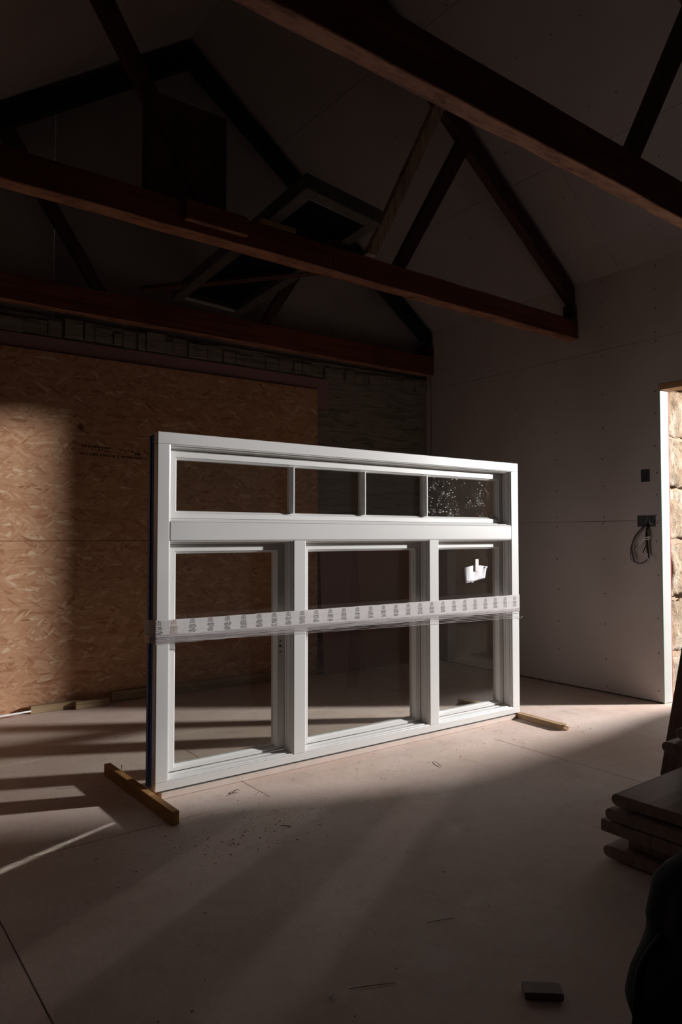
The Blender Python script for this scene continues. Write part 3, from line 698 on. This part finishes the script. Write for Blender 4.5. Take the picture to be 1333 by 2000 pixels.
m = MB(); m.tube([(XR-.004,2.80,1.345),(XR-.006,2.812,1.31),(XR-.004,2.825,1.28)], .003, 6); m.tube([(XR-.004,2.775,1.275),(XR-.008,2.785,1.31),(XR-.004,2.785,1.348)], .003, 6); m.tube([(XR-.004,2.752,1.278),(XR-.008,2.775,1.30),(XR-.004,2.79,1.285)], .003, 6)
m.build('wire_clip', STEEL, b)
cb = empty('cable_coil', (4.93, 2.83, 1.27), 'looped bundle of grey cables hanging from the double socket box', 'cable')
def loop(pts, r, mat, name='cable_loop'): MB().tube(catmull(pts, 8), r, 6).build(name, mat, cb, smooth=True)
loop([(4.945,2.815,1.285),(4.93,2.835,1.25),(4.925,2.88,1.20),(4.92,2.925,1.12),(4.92,2.925,1.03),(4.925,2.885,1.005)], .0035, CABLE)
loop([(4.945,2.810,1.285),(4.93,2.84,1.26),(4.92,2.895,1.19),(4.915,2.915,1.10),(4.92,2.90,1.02),(4.925,2.85,1.00),(4.925,2.80,1.03),(4.93,2.79,1.06)], .0042, BLACK)
loop([(4.945,2.805,1.29),(4.925,2.80,1.25),(4.92,2.785,1.21),(4.915,2.80,1.185),(4.91,2.85,1.15),(4.91,2.90,1.08),(4.92,2.895,1.02)], .0042, CABLE)
loop([(4.905,2.765,1.198),(4.905,2.79,1.192),(4.908,2.82,1.180),(4.91,2.86,1.14)], .0040, CABLEW)
loop([(4.905,2.768,1.184),(4.905,2.79,1.178),(4.908,2.82,1.166),(4.91,2.865,1.12)], .0040, CABLEW)
loop([(4.945,2.80,1.285),(4.92,2.80,1.22),(4.92,2.795,1.12),(4.925,2.79,1.05)], .0085, BLACK)
loop([(4.945,2.80,1.285),(4.92,2.805,1.21),(4.92,2.80,1.15),(4.92,2.83,1.08)], .0040, BLACK)
loop([(4.91,2.785,1.035),(4.91,2.792,1.05),(4.91,2.790,1.075)], .0048, CABLEW)
loop([(4.91,2.765,1.02),(4.91,2.758,1.04),(4.912,2.770,1.07)], .0034, CABLEW)
# small yellow and white clip on the stone reveal
o = MB().box(5.085, 5.118, DY1+.004, DY1+.012, 1.47, 1.535).build('reveal_clip', mat_plain('orange_clip', (.75,.42,.12), .5), bevel=.002)
tag(o, 'small orange and white clip fixed to the stone side of the doorway', 'clip')
# ================================================================== STAIR TREADS
def tread(x0, x1, y0, y1, z, label, nose=True, a=0.0, th=.042, px=0):
    prof = []; r = th/2
    if nose:
        prof = [(y0, z)] + [(y1-r + r*math.sin(math.pi*k/10), z+r - r*math.cos(math.pi*k/10)) for k in range(11)] + [(y0, z+th)]
    else: prof = [(y0, z), (y1, z), (y1, z+th), (y0, z+th)]
    ca, sa_ = math.cos(a), math.sin(a); cx, cy = x0, y1
    def R_(p): return Vector((cx + (p.x-cx)*ca - (p.y-cy)*sa_, cy + (p.x-cx)*sa_ + (p.y-cy)*ca, p.z))
    o = MB().prism(prof, x0, x1, R_, 'x').build('stair_tread', TREAD, bevel=.0015)
    return tag(o, label, 'stair tread', 'stack of wooden stair treads')
tread(2.415, 3.45, 1.13, 1.565, .010, 'bottom wooden stair tread of the stack, lying almost on the floor', True, .01)
tread(2.395, 3.40, 1.13, 1.560, .108, 'square edged wooden tread, second from the bottom of the stack', False, .0)
tread(2.400, 3.42, 1.13, 1.545, .1545, 'round nosed wooden tread, third from the bottom of the stack', True, -.01)
tread(2.418, 3.42, 1.13, 1.530, .207, 'broad round nosed wooden tread with its bare top showing, fourth from the bottom', True, .012)
tread(2.690, 3.50, 1.12, 1.482, .362, 'wooden tread carried on blocks above the broad tread of the stack', True, .0)
tread(2.755, 3.50, 1.12, 1.46, .408, 'topmost wooden tread of the stack at the right edge of the view', True, .0)
for x, y, z0, z1, lab in ((2.46,1.15,.052,.1075,'small block between the two lowest treads, near end'), (2.9,1.15,.052,.1075,'small block between the two lowest treads, far end')):
    o = MB().box(x, x+.06, y, y+.34, z0+.0005, z1-.0003).build('spacer_block', TREAD, bevel=.002); tag(o, lab, 'block')
for x, lab in ((2.76,'tall dark block holding up the upper treads, left one'), (3.2,'tall dark block holding up the upper treads, right one')):
    o = MB().box(x, x+.09, 1.14, 1.44, .2497, .3615).build('spacer_block', TREAD, bevel=.002); tag(o, lab, 'block')
MB().box(2.45, 3.3, 1.2, 1.26, .0005, .0095).build('bearer', TREAD, None); bpy.context.scene.collection.objects['bearer'] if 0 else None
tag(bpy.data.objects['bearer'], 'thin bearer strip under the bottom tread of the stack', 'strip')
o = MB().beam((3.47, 1.86, .0), (3.62, 1.72, 1.15), .05, .10, (0,1,0)).build('leaning_board', BEAM_D, bevel=.003)
for v_ in o.data.vertices:
    if v_.co.z < .0: v_.co.z = 0.0
tag(o, 'dark narrow board standing tilted behind the stack of stair treads', 'board')
# ================================================================== DARK TOOL BAG
bag = empty('tool_bag', (1.62, .72, 0), 'black tool bag with a loose strap in the dark lower right corner', 'bag')
bm = bmesh.new(); bmesh.ops.create_icosphere(bm, subdivisions=5, radius=1)
from mathutils import noise as mn
for v_ in bm.verts:
    c = v_.co.copy(); 
    sx = .21 - .05*max(0, c.z); sy = .17
    k = (abs(c.x)**4 + abs(c.y)**4 + abs(c.z)**4)**(-.25)*.94
    p = Vector((c.x*k*sx, c.y*k*sy, c.z*k*.235+.235))
    bul = .045*math.exp(-((p.z-.16)/.08)**2); f = 1 + bul/.2
    p.x *= f; p.y *= f
    p += c*(mn.noise(c*2.2)*.022 + mn.noise(c*6)*.008)
    p.z = max(p.z, .0)
    v_.co = p + Vector((1.728, .772, .001))
me = bpy.data.meshes.new('bag_body'); bm.to_mesh(me); bm.free(); me.materials.append(BAGM)
for p in me.polygons: p.use_smooth = True
o = bpy.data.objects.new('bag_body', me); COL.objects.link(o); o.parent = bag; o.matrix_parent_inverse = Matrix.Translation(-bag.location)
MB().tube(catmull([(1.563,.867,.30),(1.483,.872,.25),(1.438,.857,.15),(1.433,.827,.04),(1.463,.787,.012),(1.543,.737,.012)]), .010, 8).build('strap', BAGM, bag, smooth=True)
MB().tube(catmull([(1.60,.74,.455),(1.62,.735,.505),(1.70,.76,.525),(1.79,.79,.505),(1.81,.80,.455)]), .011, 8).build('carry_handle', BAGM, bag, smooth=True)
MB().box(-.11,.11,-.025,.025,.06,.25, lambda p: Vector((1.66+p.x*.8-p.y*.6, .60+p.x*-.25-p.y*.8*-1, p.z))).build('front_pocket', BAGM, bag, bevel=.02, seg=3)
MB().tube(catmull([(1.618,.627,.42),(1.608,.602,.36),(1.618,.592,.32),(1.653,.577,.30)]), .006, 8).build('buckle_cord', CABLE, bag, smooth=True)
MB().tube(catmull([(1.663,.582,.37),(1.658,.577,.33),(1.673,.572,.28)]), .006, 8).build('buckle_cord', CABLE, bag, smooth=True)
# ================================================================== FLOOR DEBRIS
random.seed(21)
def chip(x, y, l, w, a, label, mat=PPINE, curl=.004):
    pts = [(x + math.cos(a)*l*(k/6-.5), y + math.sin(a)*l*(k/6-.5), w*.5+.0006 + curl*math.sin(math.pi*k/6)) for k in range(7)]
    o = MB().tube(pts, [w*.35, w*.5, w*.55, w*.5, w*.5, w*.45, w*.25], 5).build('wood_chip', mat)
    tag(o, label, 'wood chip')
chip(1.13, 1.53, .032, .007, .5, 'pale curled shaving alone on the dark floor in the foreground', PAPER, .004)
chip(1.655, 3.005, .055, .004, .35, 'dark twig-like splinter on the floor in front of the left pane', BEAM_D, .006)
chip(1.63, 2.985, .05, .003, .1, 'thin splinter crossing the dark twig-like splinter before the left pane', BEAM_D, .004)
chip(1.62, 2.52, .05, .004, 2.2, 'short dark splinter on the floor in the shade ahead of the window unit', BEAM_D)
chip(2.7, 2.72, .10, .003, 1.2, 'thin straight splinter on the bright floor near the middle pane', BEAM_D)
o = MB().beam((1.535, 1.235, .010), (1.61, 1.17, .010), .05, .0185).build('timber_offcut', TREAD, bevel=.002)
tag(o, 'small dark timber offcut lying on the shaded floor left of the tool bag', 'offcut')
chip(1.62, 1.62, .10, .0016, -.35, 'long thin dark splinter on the shaded floor left of the stair treads', BEAM_D, .001)
chip(1.24, 1.50, .13, .0016, -.45, 'longest dark splinter, lying near the pale curled shaving', BEAM_D, .001)
m = MB()
for k in range(420):
    if k < 150: x, y = random.gauss(1.45, .22), random.gauss(2.55, .09)
    elif k < 300: x, y = random.uniform(1.2, 4.0), random.gauss(2.85, .13)
    else: x, y = random.uniform(.5, 4.3), random.uniform(1.2, 4.9)
    if y > 3.08 and y < 3.3 : continue
    r = random.uniform(.001, .0032); m.box(x, x+r*random.uniform(1,2.6), y, y+r, .0003, .0003+r*.7)
m.build('sawdust_crumbs', mat_plain('dust_crumbs', (.32,.21,.16), .9, .5, 60))
o = bpy.data.objects['sawdust_crumbs']; tag(o, 'sawdust and small crumbs scattered over the floor boards', 'debris', kind='stuff')
# ================================================================== OUTSIDE: unseen mound, added and shaped to block light through the lower doorway
m = MB(); random.seed(4); NX, NY = 14, 34; G = {}
def ridge(y): return max(0.0, 1.06*(2.5 - y))
for i in range(NX+1):
    for j in range(NY+1):
        x = 5.75 + 1.0*i/NX; y = 2.62 - 2.5*j/NY
        s = math.sin(math.pi*i/NX)**.7
        z = ridge(y)*s + mn.noise(Vector((x*3, y*3, 0)))*.05*s
        G[i,j] = m.bm.verts.new((x, y, max(-.055, z)-.004))
for i in range(NX):
    for j in range(NY): m.bm.faces.new((G[i,j], G[i+1,j], G[i+1,j+1], G[i,j+1]))
bot = []
o = m.build('light_blocker_heap', HEAP, smooth=True); md = o.modifiers.new('solid', 'SOLIDIFY'); md.thickness = .03; md.offset = 1
tag(o, 'unseen sloping brown light blocker added outside the doorway', 'heap')
